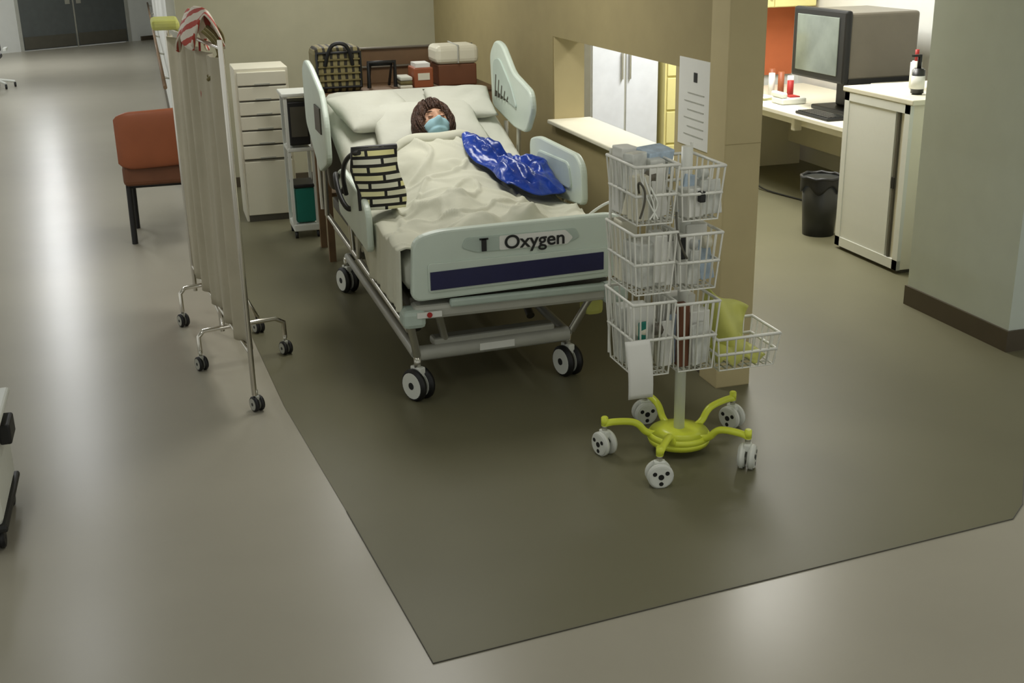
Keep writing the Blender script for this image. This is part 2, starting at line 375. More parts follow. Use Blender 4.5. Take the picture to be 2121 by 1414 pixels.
# ---------------- patient ----------------
pat=root('patient_person',(1.70,7.0,.9))
sk=bpy.data.meshes.new('body')
J=[(1.70,6.68,.93),(1.70,6.88,.96),(1.70,7.08,1.0),(1.70,7.2,1.05),(1.70,7.28,1.10),
   (1.59,6.63,.92),(1.58,6.28,.91),(1.58,5.96,.88),(1.58,5.88,.91),
   (1.81,6.63,.92),(1.81,6.28,.91),(1.81,5.96,.88),(1.81,5.88,.91),
   (1.55,7.15,1.02),(1.47,6.92,.95),(1.46,6.72,.91),(1.85,7.15,1.02),(1.93,6.92,.95),(1.94,6.72,.91)]
E=[(0,1),(1,2),(2,3),(3,4),(0,5),(5,6),(6,7),(7,8),(0,9),(9,10),(10,11),(11,12),(3,13),(13,14),(14,15),(3,16),(16,17),(17,18)]
Rr=[.07,.065,.07,.055,.05,.055,.04,.03,.027,.055,.04,.03,.027,.045,.033,.026,.045,.033,.026]
sk.from_pydata(J,E,[]);body=bpy.data.objects.new('body',sk);link(body,pat)
md=body.modifiers.new('skin','SKIN');md.use_smooth_shade=True
for i,v in enumerate(sk.skin_vertices[0].data): v.radius=(Rr[i],Rr[i]);v.use_root=(i==0)
md=body.modifiers.new('sub','SUBSURF');md.levels=1;md.render_levels=2
sk.materials.append(M_sheet)
HC=Vector((1.70,7.42,1.205));a=math.radians(42)
HM=Matrix.Translation(HC)@Matrix.Rotation(.06,4,'Z')@Matrix.Rotation(-a,4,'X')@Matrix.Scale(1.22,4)
def headsurf(th,ph,off=0):
    x=math.sin(th)*math.cos(ph);y=-math.cos(th)*math.cos(ph);z=math.sin(ph)
    rx,ry,rz=.080,.10,.125
    if z<0:
        k=1-.38*(-z)**1.4; rx*=k
        if y<0: ry*=1-.10*(-z)
        else: ry*=1-.35*(-z)
    p=Vector((x*rx,y*ry,z*rz))
    if y<0:
        p.y-= .026*math.exp(-((p.x)/.013)**2)*math.exp(-((p.z+.022)/.022)**2)
        p.y-= .010*math.exp(-(p.x/.012)**2)*math.exp(-((p.z-.01)/.02)**2)
        for s in(-1,1): p.y+= .012*math.exp(-((p.x-s*.032)/.017)**2)*math.exp(-((p.z-.012)/.013)**2)
        p.y-= .006*math.exp(-(p.x/.045)**2)*math.exp(-((p.z-.038)/.01)**2)
        p.y-= .009*math.exp(-(p.x/.024)**2)*math.exp(-((p.z+.062)/.008)**2)
        p.y-= .012*math.exp(-(p.x/.022)**2)*math.exp(-((p.z+.10)/.015)**2)
    n=Vector((x/ .09,y/.1,z/.12)).normalized()
    return p+n*off
def hs(th0,th1,ph0,ph1,off,name,m,nu=48,nv=40,thick=0):
    return grid(name,lambda u,v: HM@headsurf(th0+(th1-th0)*u,ph0+(ph1-ph0)*v,off),nu,nv,m,pat,thick)
hs(-math.pi,math.pi,-math.pi/2,math.pi/2,0,'head',M_skin,96,72)
def hair(u,v):
    th=-math.pi+2*math.pi*u
    face=math.exp(-(th/1.02)**6)
    lo=-.85*(1-face)+(.50-.10*abs(th))*face
    ph=lo+(math.pi/2-lo)*v
    o=.024+.012*noise.noise(Vector((math.sin(th)*5,math.cos(th)*5,ph*2)))+.006*math.sin(th*23+ph*3)
    o*=min(1,.15+v*5)
    return HM@headsurf(th,ph,o)
grid('hair',hair,160,36,M_hair,pat,.006)
st=[]
for k in range(150):
    th=random.uniform(-math.pi,math.pi);l=[]
    face=math.exp(-(th/1.02)**6);lo=-.8*(1-face)+.48*face
    dth=random.uniform(-.35,.35)
    for j in range(7):
        t=j/6;ph=1.45+(lo-1.45)*t
        l.append(HM@headsurf(th+dth*t,ph,.030+.010*math.sin(k*3.1+t*5)-(.018*t**4)))
    st.append(l)
wires('hair_strands',st,.0035,M_hair,pat,smooth=True,res=1)
for s in(-1,1):
    st=[]
    for k in range(26):
        th=s*(1.15+.9*k/26);ph0=.4
        st.append([HM@headsurf(th+s*.05*j,ph0-1.3*j/6,.018+.012*math.sin(k*2.3+j*.7)+.012*j/6) for j in range(7)])
    wires('side_hair%d'%s,st,.006,M_hair,pat,smooth=True,res=1)
    e=HM@Vector((s*.032,-.084,.012))
    bm=bmesh.new();bmesh.ops.create_uvsphere(bm,u_segments=16,v_segments=12,radius=.0145);bmesh.ops.transform(bm,matrix=Matrix.Translation(e),verts=bm.verts)
    meshob('eyelid%d'%s,bm,M_skin,pat,True)
    wires('lash%d'%s,[[HM@Vector((s*.032+d,-.0985+abs(d)*.35,.008-.003*(1-(d/.013)**2))) for d in(-.013,-.006,0,.006,.013)]],.0022,M_hair,pat)
    wires('brow%d'%s,[[HM@Vector((s*.034+d,-.1+abs(s*.034+d)*.25,.036+.002*(1-(d/.015)**2))) for d in(-.016,-.008,0,.008,.016)]],.0035,M_hair,pat)
    bm=bmesh.new();bmesh.ops.create_uvsphere(bm,u_segments=14,v_segments=10,radius=1);bmesh.ops.scale(bm,vec=(.009,.018,.03),verts=bm.verts);bmesh.ops.transform(bm,matrix=HM@Matrix.Translation((s*.082,.005,-.005))@Matrix.Rotation(s*.35,4,'Z'),verts=bm.verts)
    meshob('ear%d'%s,bm,M_skin,pat,True)
    wires('mask_loop%d'%s,[[HM@headsurf(s*.85,-.25,.012),HM@headsurf(s*1.25,-.12,.012),HM@headsurf(s*1.5,0.0,.012)]],.002,M_paper,pat)
def mask(u,v):
    th=-.95+1.9*u;edge=1-abs(2*u-1)
    ph0=-1.05;ph1=-.10-.12*(1-min(1,edge*2))
    ph=ph0+(ph1-ph0)*v
    return HM@headsurf(th,ph,.010+.003*abs(math.sin(v*9.5)))
grid('face_mask',mask,30,24,M_mask,pat,.003)
def coll(u,v):
    a_=u*2*math.pi
    return (1.70+(.10+.05*v)*math.cos(a_),7.30-.05*v+.05*math.sin(a_),1.13-.05*v+.035*math.sin(a_))
grid('gown_collar',coll,32,6,M_sheet,pat,.01)
# ---------------- things on bed ----------------
def bag(u,v):
    th=u*2*math.pi;r=v
    x=2.06+.26*r*math.cos(th)*(1+.16*math.sin(3*th+1)+.06*math.sin(7*th));y=6.82+.44*r*math.sin(th)*(1+.12*math.cos(2*th)+.06*math.sin(6*th))
    q=abs(noise.noise(Vector((x*9+y*3,y*4,4))))
    h=(1-r**3)*(.13+.10*noise.noise(Vector((x*5,y*4,1)))-.11*q+.03*noise.noise(Vector((x*22,y*18,2))))+.04
    x+=-.12*(y-6.83)
    x=min(x,2.28)
    return (x,y,mz(y)+.045+bodyb(x,y)*.97+max(.015,h))
grid('blue_plastic_bag',bag,110,50,M_blue,None,.006)
sb=root('striped_bag',(1.17,6.55,1.08))
def sbag(u,v):
    x=1.05+.25*u; z0=.92+.33*v
    y=6.47+.10*v-.04*math.sin(u*math.pi)*math.sin(v*math.pi)
    return (x+.012*math.sin(v*7)-.02*v,y,z0)
grid('striped_front',sbag,20,20,M_caution,sb,.03)
wires('black_edge',[[sbag(0,0),sbag(0,.33),sbag(0,.66),sbag(0,1),sbag(.33,1),sbag(.66,1),sbag(1,1)]],.016,M_black,sb)
box('bag_body',1.06,1.28,6.51,6.64,.90,1.20,M_black,sb,bev=.04,rx=-.2)
wires('strap',[[(1.06,6.5,1.24),(1.02,6.62,1.22),(.99,6.75,1.08),(1.02,6.8,.95)]],.014,M_black,sb,smooth=True)
hose=wires('oxygen_hose',[[(2.36,5.9,.9),(2.42,5.82,1.02),(2.5,5.8,1.03),(2.55,5.78,.95),(2.5,5.75,.9),(2.42,5.76,.93),(2.36,5.8,.86)],[(2.2,5.95,.9),(2.3,5.9,1.0),(2.4,5.85,.98),(2.36,5.8,.8)]],.008,M_wplast,bed,smooth=True)
# ---------------- behind the bed ----------------
TZ=1.27
tb=root('storage_table',(1.8,9.05,0))
box('top',1.15,2.5,8.8,9.35,TZ-.035,TZ,M_wood,tb,bev=.008)
for x in(1.19,2.46):
    for y in(8.84,9.3): box('leg',x-.025,x+.025,y-.025,y+.025,0,TZ-.035,M_wood,tb)
box('apron',1.17,2.48,8.82,8.84,1.08,TZ-.035,M_wood,tb)
box('shelf',1.19,2.46,8.85,9.3,.5,.53,M_wood,tb)
box('back_panel',1.5,2.48,9.32,9.35,TZ,1.53,M_wood,tb,bev=.004)
wires('back_rail',[[(1.52,9.3,1.54),(2.47,9.3,1.54)],[(1.52,9.3,1.40),(2.47,9.3,1.40)]],.010,M_greypl,tb)
hb=root('holdall_bag',(1.34,9.0,TZ))
box('body',1.16,1.52,8.88,9.2,TZ+.002,1.60,M_rib,hb,bev=.05,seg=3)
wires('handle',[[(1.24,8.87,1.47),(1.26,8.83,1.60),(1.34,8.83,1.64),(1.42,8.83,1.60),(1.44,8.87,1.47)]],.014,M_black,hb,smooth=True)
wires('piping',[[(1.18,8.875,1.31),(1.18,8.875,1.56),(1.50,8.875,1.56),(1.50,8.875,1.31)]],.012,M_black,hb,cyclic=True)
wires('ribs',[[(1.18,8.872,1.36+.05*k),(1.50,8.872,1.36+.05*k)] for k in range(5)],.007,M_olive,hb)
fr=root('folding_frame',(1.67,9.0,TZ))
wires('tube',[[(1.57,8.95,TZ+.014),(1.57,8.95,1.47),(1.77,8.95,1.47),(1.77,8.95,TZ+.014)]],.016,M_black,fr)
wires('tube_rear',[[(1.59,9.1,TZ+.014),(1.59,8.97,1.45),(1.75,8.97,1.45),(1.75,9.1,TZ+.014)]],.012,M_black,fr)
bx=root('cardboard_tray',(1.98,8.95,TZ));box('tray',1.90,2.05,8.88,9.1,TZ+.001,1.42,M_orange,bx,bev=.01);box('contents',1.92,2.03,8.9,9.08,1.42,1.45,M_paper,bx)
box('tray_label',1.93,2.02,8.875,8.881,1.33,1.38,M_cream,bx)
wb=root('white_linen_pack',(2.22,9.0,TZ))
box('support_box',2.10,2.40,8.92,9.2,TZ+.001,1.43,M_brown,wb,bev=.01)
box('pack',2.08,2.42,8.9,9.2,1.431,1.57,M_cream,wb,bev=.04,seg=3);wires('tie',[[(2.25,8.89,1.44),(2.25,8.89,1.57),(2.25,9.2,1.575)]],.006,M_grey,wb)
sp=root('folded_gown_stack',(1.84,8.95,TZ))
for k in range(3): box('gown%d'%k,1.79,1.885,8.86,9.05,TZ+.001+.03*k,TZ+.03+.03*k,[M_cream,M_olive,M_sheet][k],sp,bev=.01)
dr=root('drawer_tower',(.9,10.65,0))
box('carcass',.68,1.13,10.42,10.9,0.0,1.32,M_cream,dr,bev=.006)
for k in range(6):
    z=1.29-k*.125
    box('drawer%d'%k,.70,1.11,10.395,10.42,z-.112,z,M_cream,dr,bev=.006)
    box('gap%d'%k,.705,1.105,10.405,10.419,z-.124,z-.112,M_greyd,dr)
    box('pull%d'%k,.84,.97,10.385,10.397,z-.108,z-.098,M_grey,dr)
box('door',.70,1.11,10.395,10.42,.06,.53,M_cream,dr,bev=.006)
box('plinth',.70,1.11,10.41,10.43,0,.06,M_greyd,dr)
bs=root('bedside_stand',(1.1,9.8,0))
box('base',1.0,1.22,9.65,9.98,.06,.12,M_wplast,bs,bev=.01)
for x in(1.02,1.2):
    for y in(9.68,9.95): cyl('wheel',(x-.012,y,.03),(x+.012,y,.03),.03,M_black,bs)
for x in(1.01,1.2): box('post',x-.012,x+.012,9.66,9.69,.1,1.16,M_wplast,bs)
for x in(1.01,1.2): box('post_rear',x-.012,x+.012,9.94,9.97,.1,1.16,M_wplast,bs)
box('top',.98,1.23,9.63,9.99,1.16,1.19,M_wplast,bs,bev=.008)
box('shelf',1.0,1.22,9.65,9.98,.72,.75,M_wplast,bs,bev=.006)
box('monitor',1.02,1.19,9.66,9.9,.77,1.12,M_black,bs,bev=.012)
box('monitor_screen',1.04,1.17,9.652,9.661,.84,1.08,M_greyd,bs)
box('teal_box',1.03,1.19,9.67,9.93,.13,.42,M_teal,bs,bev=.015)
box('teal_box_lid',1.02,1.2,9.66,9.94,.42,.45,M_black,bs,bev=.008)
# ---------------- visitor chair ----------------
ch=root('visitor_chair',(.06,10.25,0))
for (x,y) in [(-.27,9.98),(.36,9.98),(-.25,10.55),(.34,10.55)]:
    wires('leg',[[(x,y,.0),(x*.98+.0,y+.01,.5)]],.024,M_black,ch)
wires('frame',[[(-.27,9.98,.48),(.36,9.98,.48),(.34,10.55,.48),(-.25,10.55,.48)]],.02,M_black,ch,cyclic=True)
box('seat',-.30,.38,9.93,10.6,.48,.66,M_brown,ch,bev=.04,seg=3)
def cback(u,v):
    a_=v*2*math.pi
    x=-.32+.74*u;w=min(1,min(u,1-u)*7)**.5
    zz=.85+.23*math.copysign(abs(math.sin(a_))**.6,math.sin(a_))*(.76+.24*w)+.03*u
    yy=9.93+.05*math.copysign(abs(math.cos(a_))**.6,math.cos(a_))*w-.03*(1-4*(u-.5)**2)-.05*(zz-.8)
    return (x,yy,zz)
grid('backrest',cback,30,32,M_orange,ch)
for x in(-.2,.3): wires('back_support',[[(x,9.98,.5),(x,9.96,.8)]],.016,M_black,ch)
# ---------------- mobile screen ----------------
ms=root('mobile_privacy_screen',(.24,6.9,0))
P0=Vector((.34,6.02,0));P1=Vector((.13,7.85,0))
def scr(u,v):
    p=P0.lerp(P1,u);n=Vector((1,.1,0))
    return tuple(p+n*(.024*math.sin(u*34)+.008*math.sin(u*80+v*3))+Vector((0,0,.32+v*1.5)))
grid('fabric',scr,120,30,M_curtain,ms,.004)
wires('poles',[[(.34,5.98,.09),(.34,5.98,1.92)],[(.13,7.88,.15),(.13,7.88,1.86)],[(.245,6.95,.15),(.245,6.95,.32)]],.014,M_chrome,ms)
wires('top_rail',[[(.34,5.98,1.88),(.13,7.88,1.86)],[(.34,5.98,.32),(.13,7.88,.32)]],.010,M_chrome,ms)
wires('foot_near',[[(.10,6.73,.10),(.10,6.73,.20),(.13,6.74,.23),(.30,6.78,.23),(.55,6.83,.23),(.6,6.84,.20),(.6,6.84,.10)]],.014,M_chrome,ms)
wires('foot_far',[[(.03,7.6,.10),(.03,7.6,.22),(.06,7.61,.25),(.2,7.66,.25),(.42,7.2,.25),(.48,7.3,.1)]],.014,M_chrome,ms)
wires('link',[[(.245,6.78,.23),(.25,6.95,.23),(.2,7.66,.25)]],.012,M_chrome,ms)
for n,(x,y) in dict(a=(.03,7.6),b=(.10,6.72),c=(.35,5.98),d=(.6,6.83),e=(.48,7.3)).items():
    caster('caster_'+n,x,y,.042,ms,ang=.4,top=.12,w=.022,hubm=M_grey)
cl=root('striped_cloth',(.28,6.7,1.85))
def cloth(u,v):
    p=Vector((.30,6.45,0)).lerp(Vector((.24,7.2,0)),u);a_=-1+2*v
    return (p.x+.08*a_+.02*math.sin(u*15),p.y,2.01+.03*math.sin(u*6)-.15*abs(a_)**1.5*(1+.4*math.sin(u*9)) )
grid('cloth',cloth,30,20,M_rw,cl,.008)
wires('hooks',[[(.27+.02*k,6.2+.16*k,1.95),(.35+.02*k,6.2+.16*k,1.88),(.33+.01*k,6.25+.16*k,1.74),(.28+.01*k,6.3+.16*k,1.70)] for k in range(5)],.009,M_olive,cl,smooth=True)
wires('lanyard',[[(.27,6.6,1.87),(.255,6.6,1.6),(.26,6.62,1.35)]],.006,M_red,ms)
box('yellow_glove_pack',.04,.2,7.4,7.78,1.872,1.93,M_ybag,ms,bev=.02)
# ---------------- supply trolley ----------------
tr=root('wire_basket_trolley',(2.25,4.80,0))
hub=Vector((2.25,4.80,0))
for i,(r0,z0,r1,z1) in enumerate([(.145,.045,.155,.075),(.155,.075,.14,.10),(.14,.10,.06,.115)]):
    cyl('hub%d'%i,(hub.x,hub.y,z0),(hub.x,hub.y,z1),r0,M_lime,tr,r2=r1,seg=36)
W=[(1.89,4.86),(2.0,4.46),(2.46,4.50),(2.61,4.95),(2.22,5.15)]
for i,(x,y) in enumerate(W):
    p=Vector((x,y,0));d=(p-hub).normalized()
    wires('arm%d'%i,[[hub+d*.10+Vector((0,0,.085)),hub+d*.16+Vector((0,0,.09)),hub+d*.20+Vector((0,0,.15)),hub+d*.26+Vector((0,0,.165)),p+Vector((0,0,.165)),p+Vector((0,0,.15))]],.017,M_lime,tr,smooth=True)
    caster('caster%d'%i,x,y,.06,tr,ang=.3+i*1.1,top=.17,w=.030,tyre=M_wplast)
    cyl('cap%d'%i,p+Vector((0,0,.15)),p+Vector((0,0,.195)),.017,M_lime,tr,bev=.004)
cyl('pole',(2.25,4.80,.1),(2.25,4.80,1.47),.026,M_wplast,tr)
def basket(name,x0,x1,y0,y1,z0,z1,nx=8,ny=5,lean=.0,r=.0045):
    ps=[];o=.02
    X0b,X1b,Y0b,Y1b=x0+o,x1-o,y0+o,y1-o
    for k in range(nx+1):
        t=k/nx;xa=X0b+(X1b-X0b)*t;xb=x0+(x1-x0)*t
        ps.append([(xb,y0,z1),(xa,Y0b,z0),(xa,Y1b,z0),(xb,y1,z1)])
    for k in range(ny+1):
        t=k/ny;ya=Y0b+(Y1b-Y0b)*t;yb=y0+(y1-y0)*t
        ps.append([(x0,yb,z1),(X0b,ya,z0),(X1b,ya,z0),(x1,yb,z1)])
    wires(name,ps,r,M_wire,tr)
    wires(name+'_rim',[[(x0,y0,z1),(x1,y0,z1),(x1,y1,z1),(x0,y1,z1)],[(x0+o*.5,y0+o*.5,(z0+z1)/2),(x1-o*.5,y0+o*.5,(z0+z1)/2),(x1-o*.5,y1-o*.5,(z0+z1)/2),(x0+o*.5,y1-o*.5,(z0+z1)/2)]],r*1.7,M_wire,tr,cyclic=True)
tiers=[(.45,.80),(.84,1.12),(1.16,1.42)]
for k,(a_,b_) in enumerate(tiers):
    basket('basket_l%d'%k,1.945,2.15,4.66,5.0,a_,b_,6,6)
    basket('basket_r%d'%k,2.16,2.37,4.66,5.0,a_,b_-.02,6,6)
basket('side_tray',2.38,2.70,4.68,4.96,.42,.58,7,5)
wires('corner_posts',[[(x,4.99,.47),(x,4.99,1.45)] for x in(1.96,2.155,2.36)],.007,M_wire,tr)
def pk(n,x,y,z,w,d,h,m,rz=0,rx=0):
    box(n,x-w/2,x+w/2,y-d/2,y+d/2,z,z+h,m,tr,bev=.006,rz=rz,rx=rx)
pk('carton_a',2.03,4.78,.46,.12,.05,.30,M_paper,.1);pk('carton_teal',2.02,4.72,.56,.05,.01,.14,M_teal,.1)
pk('carton_b',2.04,4.90,.46,.14,.1,.27,M_pack,-.1)
pk('carton_c',2.22,4.74,.46,.05,.07,.30,M_brown);pk('carton_d',2.30,4.78,.46,.10,.12,.26,M_paper,.1);pk('carton_d_label',2.305,4.715,.55,.05,.01,.1,M_grey,.1)
pk('carton_e',2.26,4.9,.46,.16,.1,.3,M_paper)
pk('gauze_a',2.04,4.8,.86,.12,.15,.2,M_pack,.2);pk('gauze_b',2.21,4.78,.86,.08,.12,.22,M_paper,.2);pk('gauze_c',2.30,4.85,.86,.10,.18,.26,M_paper,-.1);pk('gauze_d',2.0,4.9,.86,.08,.1,.28,M_cream)
pk('gauze_f',2.10,4.76,.88,.06,.12,.22,M_paper,-.15)
pk('gauze_blk',2.20,4.71,.98,.03,.03,.1,M_black)
pk('top_a',2.00,4.75,1.17,.07,.08,.2,M_cream,.2);pk('top_b',2.24,4.74,1.17,.09,.1,.13,M_paper,.2);pk('top_c',2.32,4.8,1.17,.06,.1,.16,M_paper);pk('top_d',2.00,4.92,1.17,.08,.10,.30,M_paper,.1)
pk('top_g',2.09,4.80,1.17,.07,.12,.26,M_pack,-.1)
pk('top_e',2.12,4.88,1.34,.16,.1,.12,M_bluelt,.4,.2);pk('top_f',2.0,4.80,1.3,.10,.06,.16,M_pack,.5);pk('bottle_dark',2.27,4.68,1.24,.03,.03,.05,M_black)
wires('tube_bundle',[[(1.98,4.7,1.3),(1.95,4.66,1.38),(2.0,4.64,1.3),(1.96,4.64,1.2)],[(2.16,4.7,1.2),(2.13,4.64,1.1),(2.19,4.64,1.0)]],.005,M_greyd,tr,smooth=True)
wires('tube_bundle_clear',[[(1.98+.02*k,4.69,1.40-.03*k),(1.97+.03*k,4.65,1.34-.02*k),(2.02+.02*k,4.66,1.24),(2.05-.02*k,4.65,1.19)] for k in range(3)],.004,M_wplast,tr,smooth=True)
for k in range(12):
    x=1.98+.17*random.random() if k%2 else 2.19+.15*random.random()
    t=tiers[k%3];w=.05+.05*random.random()
    box('packet%d'%k,x-w/2,x+w/2,4.69+.03*(k%4),4.705+.03*(k%4),t[0]+.02,t[0]+.16+.10*random.random(),[M_pack,M_paper,M_bluelt,M_cream][k%4],tr,bev=.004,rz=random.uniform(-.4,.4),ry=random.uniform(-.2,.2))
for k in range(6):
    x=[2.0,2.08,2.24,2.31,2.03,2.28][k];t=tiers[k//2]
    cyl('roll%d'%k,(x,4.74,t[0]+.20),(x+.04,4.74,t[0]+.20),.028,[M_cream,M_greypl,M_pack][k%3],tr,bev=.004)
def sheet(u,v): return (1.90+.12*u+.02*v,4.645-.02*math.sin(v*3),.64-.28*v)
grid('hanging_sheet',sheet,8,12,M_paper,tr,.003)
def yb(u,v): return (2.385+.20*u-.03*v*math.sin(u*5),4.82+.05*math.sin(u*6+v*3),.44+.36*v*(1-.35*u))
grid('yellow_bag_upright',yb,20,14,M_ybag,tr,.004)
def yb2(u,v): return (2.41+.24*u,4.72+.2*v,.445+.10*math.sin(u*3.1)*math.sin(v*3.1)+.02*math.sin(u*14))
grid('yellow_bag_folded',yb2,20,14,M_ybag,tr,.004)
# ---------------- office side ----------------
cb=root('tambour_cupboard',(5.4,7.4,0))
box('carcass',4.98,5.9,7.03,7.85,.03,1.20,M_cream,cb,bev=.005)
box('top',4.95,5.92,7.0,7.88,1.20,1.24,M_cream,cb,bev=.008)
box('frame_near',4.955,4.985,7.03,7.09,.03,1.20,M_wplast,cb);box('frame_far',4.955,4.985,7.79,7.85,.03,1.20,M_wplast,cb)
box('frame_low',4.955,4.985,7.03,7.85,.03,.10,M_wplast,cb);box('frame_top',4.955,4.985,7.03,7.85,1.14,1.20,M_wplast,cb)
for k in range(36): box('slat%d'%k,4.962,4.983,7.20+k*.0165,7.2162+k*.0165,.10,1.14,M_wplast,cb)
box('handle_strip',4.962,4.985,7.155,7.175,.10,1.14,M_greyd,cb);box('lock',4.955,4.965,7.15,7.18,.60,.68,M_black,cb)
box('foot',4.99,5.88,7.05,7.83,0,.03,M_greyd,cb)
bt=root('hand_gel_bottle',(5.15,7.25,1.24))
cyl('body',(5.15,7.25,1.24),(5.15,7.25,1.42),.045,M_liner,bt,bev=.01);cyl('neck',(5.15,7.25,1.42),(5.15,7.25,1.50),.015,M_black,bt);box('pump',5.09,5.16,7.24,7.26,1.5,1.515,M_black,bt);cyl('label',(5.15,7.25,1.28),(5.15,7.25,1.37),.0465,M_paper,bt)
bt2=root('hand_gel_bottle.001',(5.3,7.5,1.24));cyl('body',(5.3,7.5,1.24),(5.3,7.5,1.44),.04,M_wplast,bt2,bev=.01);cyl('neck',(5.3,7.5,1.44),(5.3,7.5,1.52),.014,M_red,bt2)
dk=root('office_desk',(5.8,9.5,0))
box('top',5.33,6.5,8.42,11.1,.78,.82,M_cream,dk,bev=.006)
box('end_panel',5.36,6.45,8.44,8.48,0,.78,M_cream,dk)
box('far_panel',5.40,6.45,11.0,11.04,0,.78,M_cream,dk);box('modesty',6.3,6.33,8.5,11,.25,.78,M_cream,dk)
box('under_edge_rail',5.45,5.5,8.5,11,.70,.78,M_cream,dk)  # plain cream rail set back beneath the desk top
box('hanging_bracket',5.38,5.46,9.3,9.36,.66,.78,M_cream,dk,bev=.01)
mo=root('computer_monitor',(5.9,9.2,.82))
box('housing',5.60,6.28,8.88,9.68,1.12,1.68,M_greypl,mo,bev=.03,seg=3)
box('bezel',5.555,5.62,8.86,9.72,1.10,1.70,M_black,mo,bev=.02)
box('screen',5.548,5.557,8.96,9.64,1.16,1.64,M_glass,mo,bev=.004)
box('lower_lip',5.62,6.26,8.87,8.9,1.10,1.14,M_black,mo)
box('neck',5.80,6.0,9.1,9.35,.86,1.12,M_black,mo,bev=.02)
box('base',5.65,6.1,8.95,9.5,.821,.86,M_black,mo,bev=.012)
pc=root('computer_tower',(6.2,8.7,.82));box('case',6.1,6.35,8.5,8.84,.822,1.08,M_black,pc,bev=.01);box('front',6.09,6.1,8.52,8.82,.84,1.06,M_liner,pc)
pc2=root('card_reader',(5.78,8.7,.82));box('unit',5.7,5.95,8.55,8.82,.822,1.08,M_greypl,pc2,bev=.02);cyl('pen_a',(5.68,8.62,.9),(5.68,8.62,1.03),.014,M_paper,pc2);cyl('pen_b',(5.68,8.74,.88),(5.68,8.74,1.0),.014,M_paper,pc2);box('clip',5.675,5.705,8.58,8.78,.86,.9,M_black,pc2)
kb=root('keyboard',(5.46,9.05,.82))
box('tray',5.37,5.56,8.75,9.28,.822,.845,M_black,kb,bev=.006)
for r in range(4):
    for k in range(13): box('key_%d_%d'%(r,k),5.385+r*.042,5.42+r*.042,8.77+k*.038,8.80+k*.038,.845,.853,M_liner,kb)
ph=root('desk_phone',(5.6,9.85,.82));box('base',5.5,5.75,9.74,9.95,.822,.88,M_wplast,ph,bev=.015);box('handset',5.5,5.56,9.75,9.97,.88,.93,M_wplast,ph,bev=.015);box('pad',5.6,5.7,9.78,9.9,.88,.89,M_red,ph)
pp=root('paper_stack',(5.55,10.25,.82))
for k in range(4): box('sheet%d'%k,5.42+.01*k,5.64,10.1,10.4,.822+.006*k,.827+.006*k,M_paper if k%2 else M_ybag,pp,rz=.1*k)
sh=root('desk_supplies',(5.8,10.3,.82))
for k in range(6): cyl('pot%d'%k,(5.75+.05*(k%2),10.05+.09*k,.822),(5.75+.05*(k%2),10.05+.09*k,1.0+.03*(k%3)),.03,[M_red,M_paper,M_orange][k%3],sh)
oc=root('overhead_cabinet',(6.1,11.1,1.7));box('carcass',5.55,6.5,10.95,11.298,1.60,2.3,M_ycab,oc,bev=.006);box('door_l',5.56,6.02,10.93,10.95,1.61,2.29,M_ycab,oc);box('door_r',6.03,6.49,10.93,10.95,1.61,2.29,M_ycab,oc);box('handle',5.97,5.99,10.91,10.93,1.68,1.8,M_steel,oc)
wk=root('tall_cupboard',(4.4,11,0))
box('carcass',4.05,4.75,10.85,11.26,0,2.1,M_bluecab,wk,bev=.005);box('door_a',4.06,4.39,10.83,10.85,.05,2.08,M_bluecab,wk,bev=.004);box('door_b',4.41,4.74,10.83,10.85,.05,2.08,M_bluecab,wk,bev=.004);box('gap',4.39,4.41,10.84,10.85,.05,2.08,M_grey,wk)
for x in(4.36,4.44): box('handle',x-.008,x+.008,10.80,10.83,1.0,1.25,M_steel,wk)
yk=root('filing_cabinet',(5.0,11,0));box('carcass',4.78,5.3,10.75,11.24,0,1.35,M_ycab,yk,bev=.006)
for k in range(4): box('drawer%d'%k,4.80,5.28,10.73,10.75,.04+.325*k,.345+.325*k,M_ycab,yk,bev=.005);box('pull%d'%k,4.98,5.1,10.71,10.73,.22+.325*k,.24+.325*k,M_grey,yk)
box('item_top',4.85,5.0,10.85,11.0,1.352,1.45,M_black,yk,bev=.01)
bn=root('waste_bin',(5.06,8.27,0))
cyl('body',(5.06,8.27,0),(5.06,8.27,.47),.125,M_liner,bn,r2=.155,seg=32)
wires('rim',[[(5.06+.158*math.cos(a_*math.pi/12),8.27+.158*math.sin(a_*math.pi/12),.475+.006*math.sin(a_*2)) for a_ in range(24)]],.014,M_black,bn,cyclic=True)
def linr(u,v):
    a_=u*2*math.pi;return (5.06+(.165-.004*v)*math.cos(a_),8.27+(.165-.004*v)*math.sin(a_),.485-.10*v*(1+.35*math.sin(a_*5)))
grid('liner',linr,60,4,M_black,bn,.003)
bmh=root('cable_box',(5.6,9.9,0));box('box',5.4,5.5,10.2,10.3,.0,.1,M_black,bmh,bev=.01);wires('cable',[[(5.45,10.2,.08),(5.42,10.0,.02),(5.5,9.6,.012),(5.6,9.2,.012)]],.008,M_black,bmh,smooth=True)
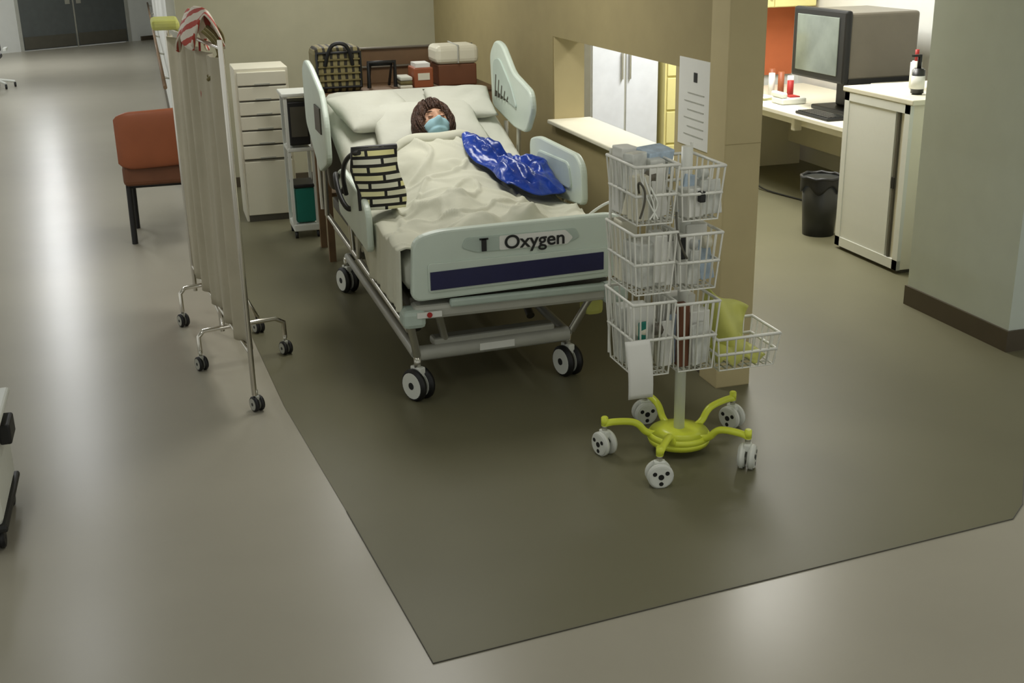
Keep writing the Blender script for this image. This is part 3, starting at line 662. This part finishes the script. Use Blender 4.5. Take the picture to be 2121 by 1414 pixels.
# ---------------- left edge objects ----------------
ct=root('linen_trolley',(-1.03,5.0,0))
box('body',-1.3,-.78,4.75,5.3,.12,.50,M_wplast,ct,bev=.03)
box('lid',-1.32,-.75,4.73,5.32,.50,.53,M_wplast,ct,bev=.012)
box('handle_block',-.78,-.73,5.0,5.16,.38,.47,M_black,ct,bev=.01);box('bumper',-1.31,-.765,4.74,5.31,.10,.13,M_black,ct,bev=.01)
for x in(-1.22,-.82):
    for y in(4.82,5.22): caster('caster',x,y,.045,ct,top=.12,w=.022,hubm=M_black)
oc2=root('office_chair',(-2.55,22,0))
box('seat',-2.8,-2.36,21.8,22.25,.48,.56,M_black,oc2,bev=.03);box('back',-2.74,-2.32,21.72,21.8,.62,1.18,M_black,oc2,bev=.03)
box('back_bar',-2.6,-2.54,21.72,21.78,.5,.7,M_wplast,oc2);cyl('column',(-2.5,22.02,.12),(-2.5,22.02,.48),.03,M_wplast,oc2)
for k in range(5):
    a_=k*2*math.pi/5+.3;e=Vector((-2.5+.3*math.cos(a_),22.02+.3*math.sin(a_),.09))
    wires('leg%d'%k,[[(-2.5,22.02,.14),e]],.022,M_wplast,oc2);cyl('wheel%d'%k,e+Vector((-.015,0,-.05)),e+Vector((.015,0,-.05)),.04,M_black,oc2)
box('armrest_l',-2.86,-2.81,21.8,22.15,.72,.75,M_wplast,oc2);box('armrest_r',-2.30,-2.25,21.8,22.15,.62,.66,M_wplast,oc2)
# ---------------- lights ----------------
def panel(n,x,y,sx,sy,w,col,z=2.92,frame=True):
    r=root('ceiling_light' if n==0 else 'ceiling_light.%03d'%n,(x,y,z))
    for (a0,a1,b0,b1) in [(x-sx/2-.04,x-sx/2,y-sy/2-.04,y+sy/2+.04),(x+sx/2,x+sx/2+.04,y-sy/2-.04,y+sy/2+.04),(x-sx/2,x+sx/2,y-sy/2-.04,y-sy/2),(x-sx/2,x+sx/2,y+sy/2,y+sy/2+.04)]:
        box('frame',a0,a1,b0,b1,2.90,2.949,M_white,r)
    l=bpy.data.lights.new('lamp','AREA');l.shape='RECTANGLE';l.size=sx;l.size_y=sy;l.energy=w;l.color=col
    o=bpy.data.objects.new('lamp',l);o.location=(x,y,z);link(o,r)
k=0
for (x,y,p_) in [(-.85,4.5,9),(-.95,8.4,16),(-1.15,12.2,26),(-1.45,16,40),(-1.75,19.8,55),(-2.1,25.5,85)]:
    panel(k,x,y,.22,1.2,p_,(.96,.98,1));k+=1
panel(k,4.4,7.9,.6,1.2,60,(1,.98,.92));k+=1
panel(k,5.0,9.6,.9,1.2,90,(1,.99,.95));k+=1
panel(k,1.9,3.4,.6,1.2,10,(1,.98,.92));k+=1
panel(k,1.5,7.2,.6,1.2,32,(1,.98,.93));k+=1
panel(k,1.6,10.3,.6,1.2,32,(1,.99,.94));k+=1  # added fill panel, no known fixture here; brightens the back wall
panel(k,3.6,2.6,.6,1.2,12,(1,.98,.92));k+=1
w=bpy.data.worlds.new('world');sc.world=w;w.use_nodes=True
w.node_tree.nodes['Background'].inputs[0].default_value=(.90,.92,.86,1);w.node_tree.nodes['Background'].inputs[1].default_value=.68
# ---------------- camera ----------------
cd=bpy.data.cameras.new('camera');cam=bpy.data.objects.new('camera',cd);C.objects.link(cam);sc.camera=cam
cd.sensor_width=36;cd.lens=2450/2121*36
Rm=Matrix(((.9569,.1127,-.2677),(-.2899,.3107,-.9052),(-.0189,.9438,.33)))
q=Rm.to_quaternion();q.normalize()
cam.matrix_world=Matrix.Translation((0,0,2.4))@q.to_matrix().to_4x4()
cd.clip_end=100
# ---------------- curves -> meshes ----------------
bpy.context.view_layer.update()
dg=bpy.context.evaluated_depsgraph_get()
for ob in [o for o in bpy.data.objects if o.type in('CURVE','FONT')]:
    me=bpy.data.meshes.new_from_object(ob.evaluated_get(dg))
    nm=ob.name;par=ob.parent;mpi=ob.matrix_parent_inverse.copy();lo=ob.location.copy();ro=ob.rotation_euler.copy();sc_=ob.scale.copy()
    if ob.type=='CURVE':
        for p in me.polygons: p.use_smooth=True
    bpy.data.objects.remove(ob)
    n=bpy.data.objects.new(nm,me);C.objects.link(n);n.parent=par
    if par is not None: n.matrix_parent_inverse=mpi
    n.location=lo;n.rotation_euler=ro;n.scale=sc_
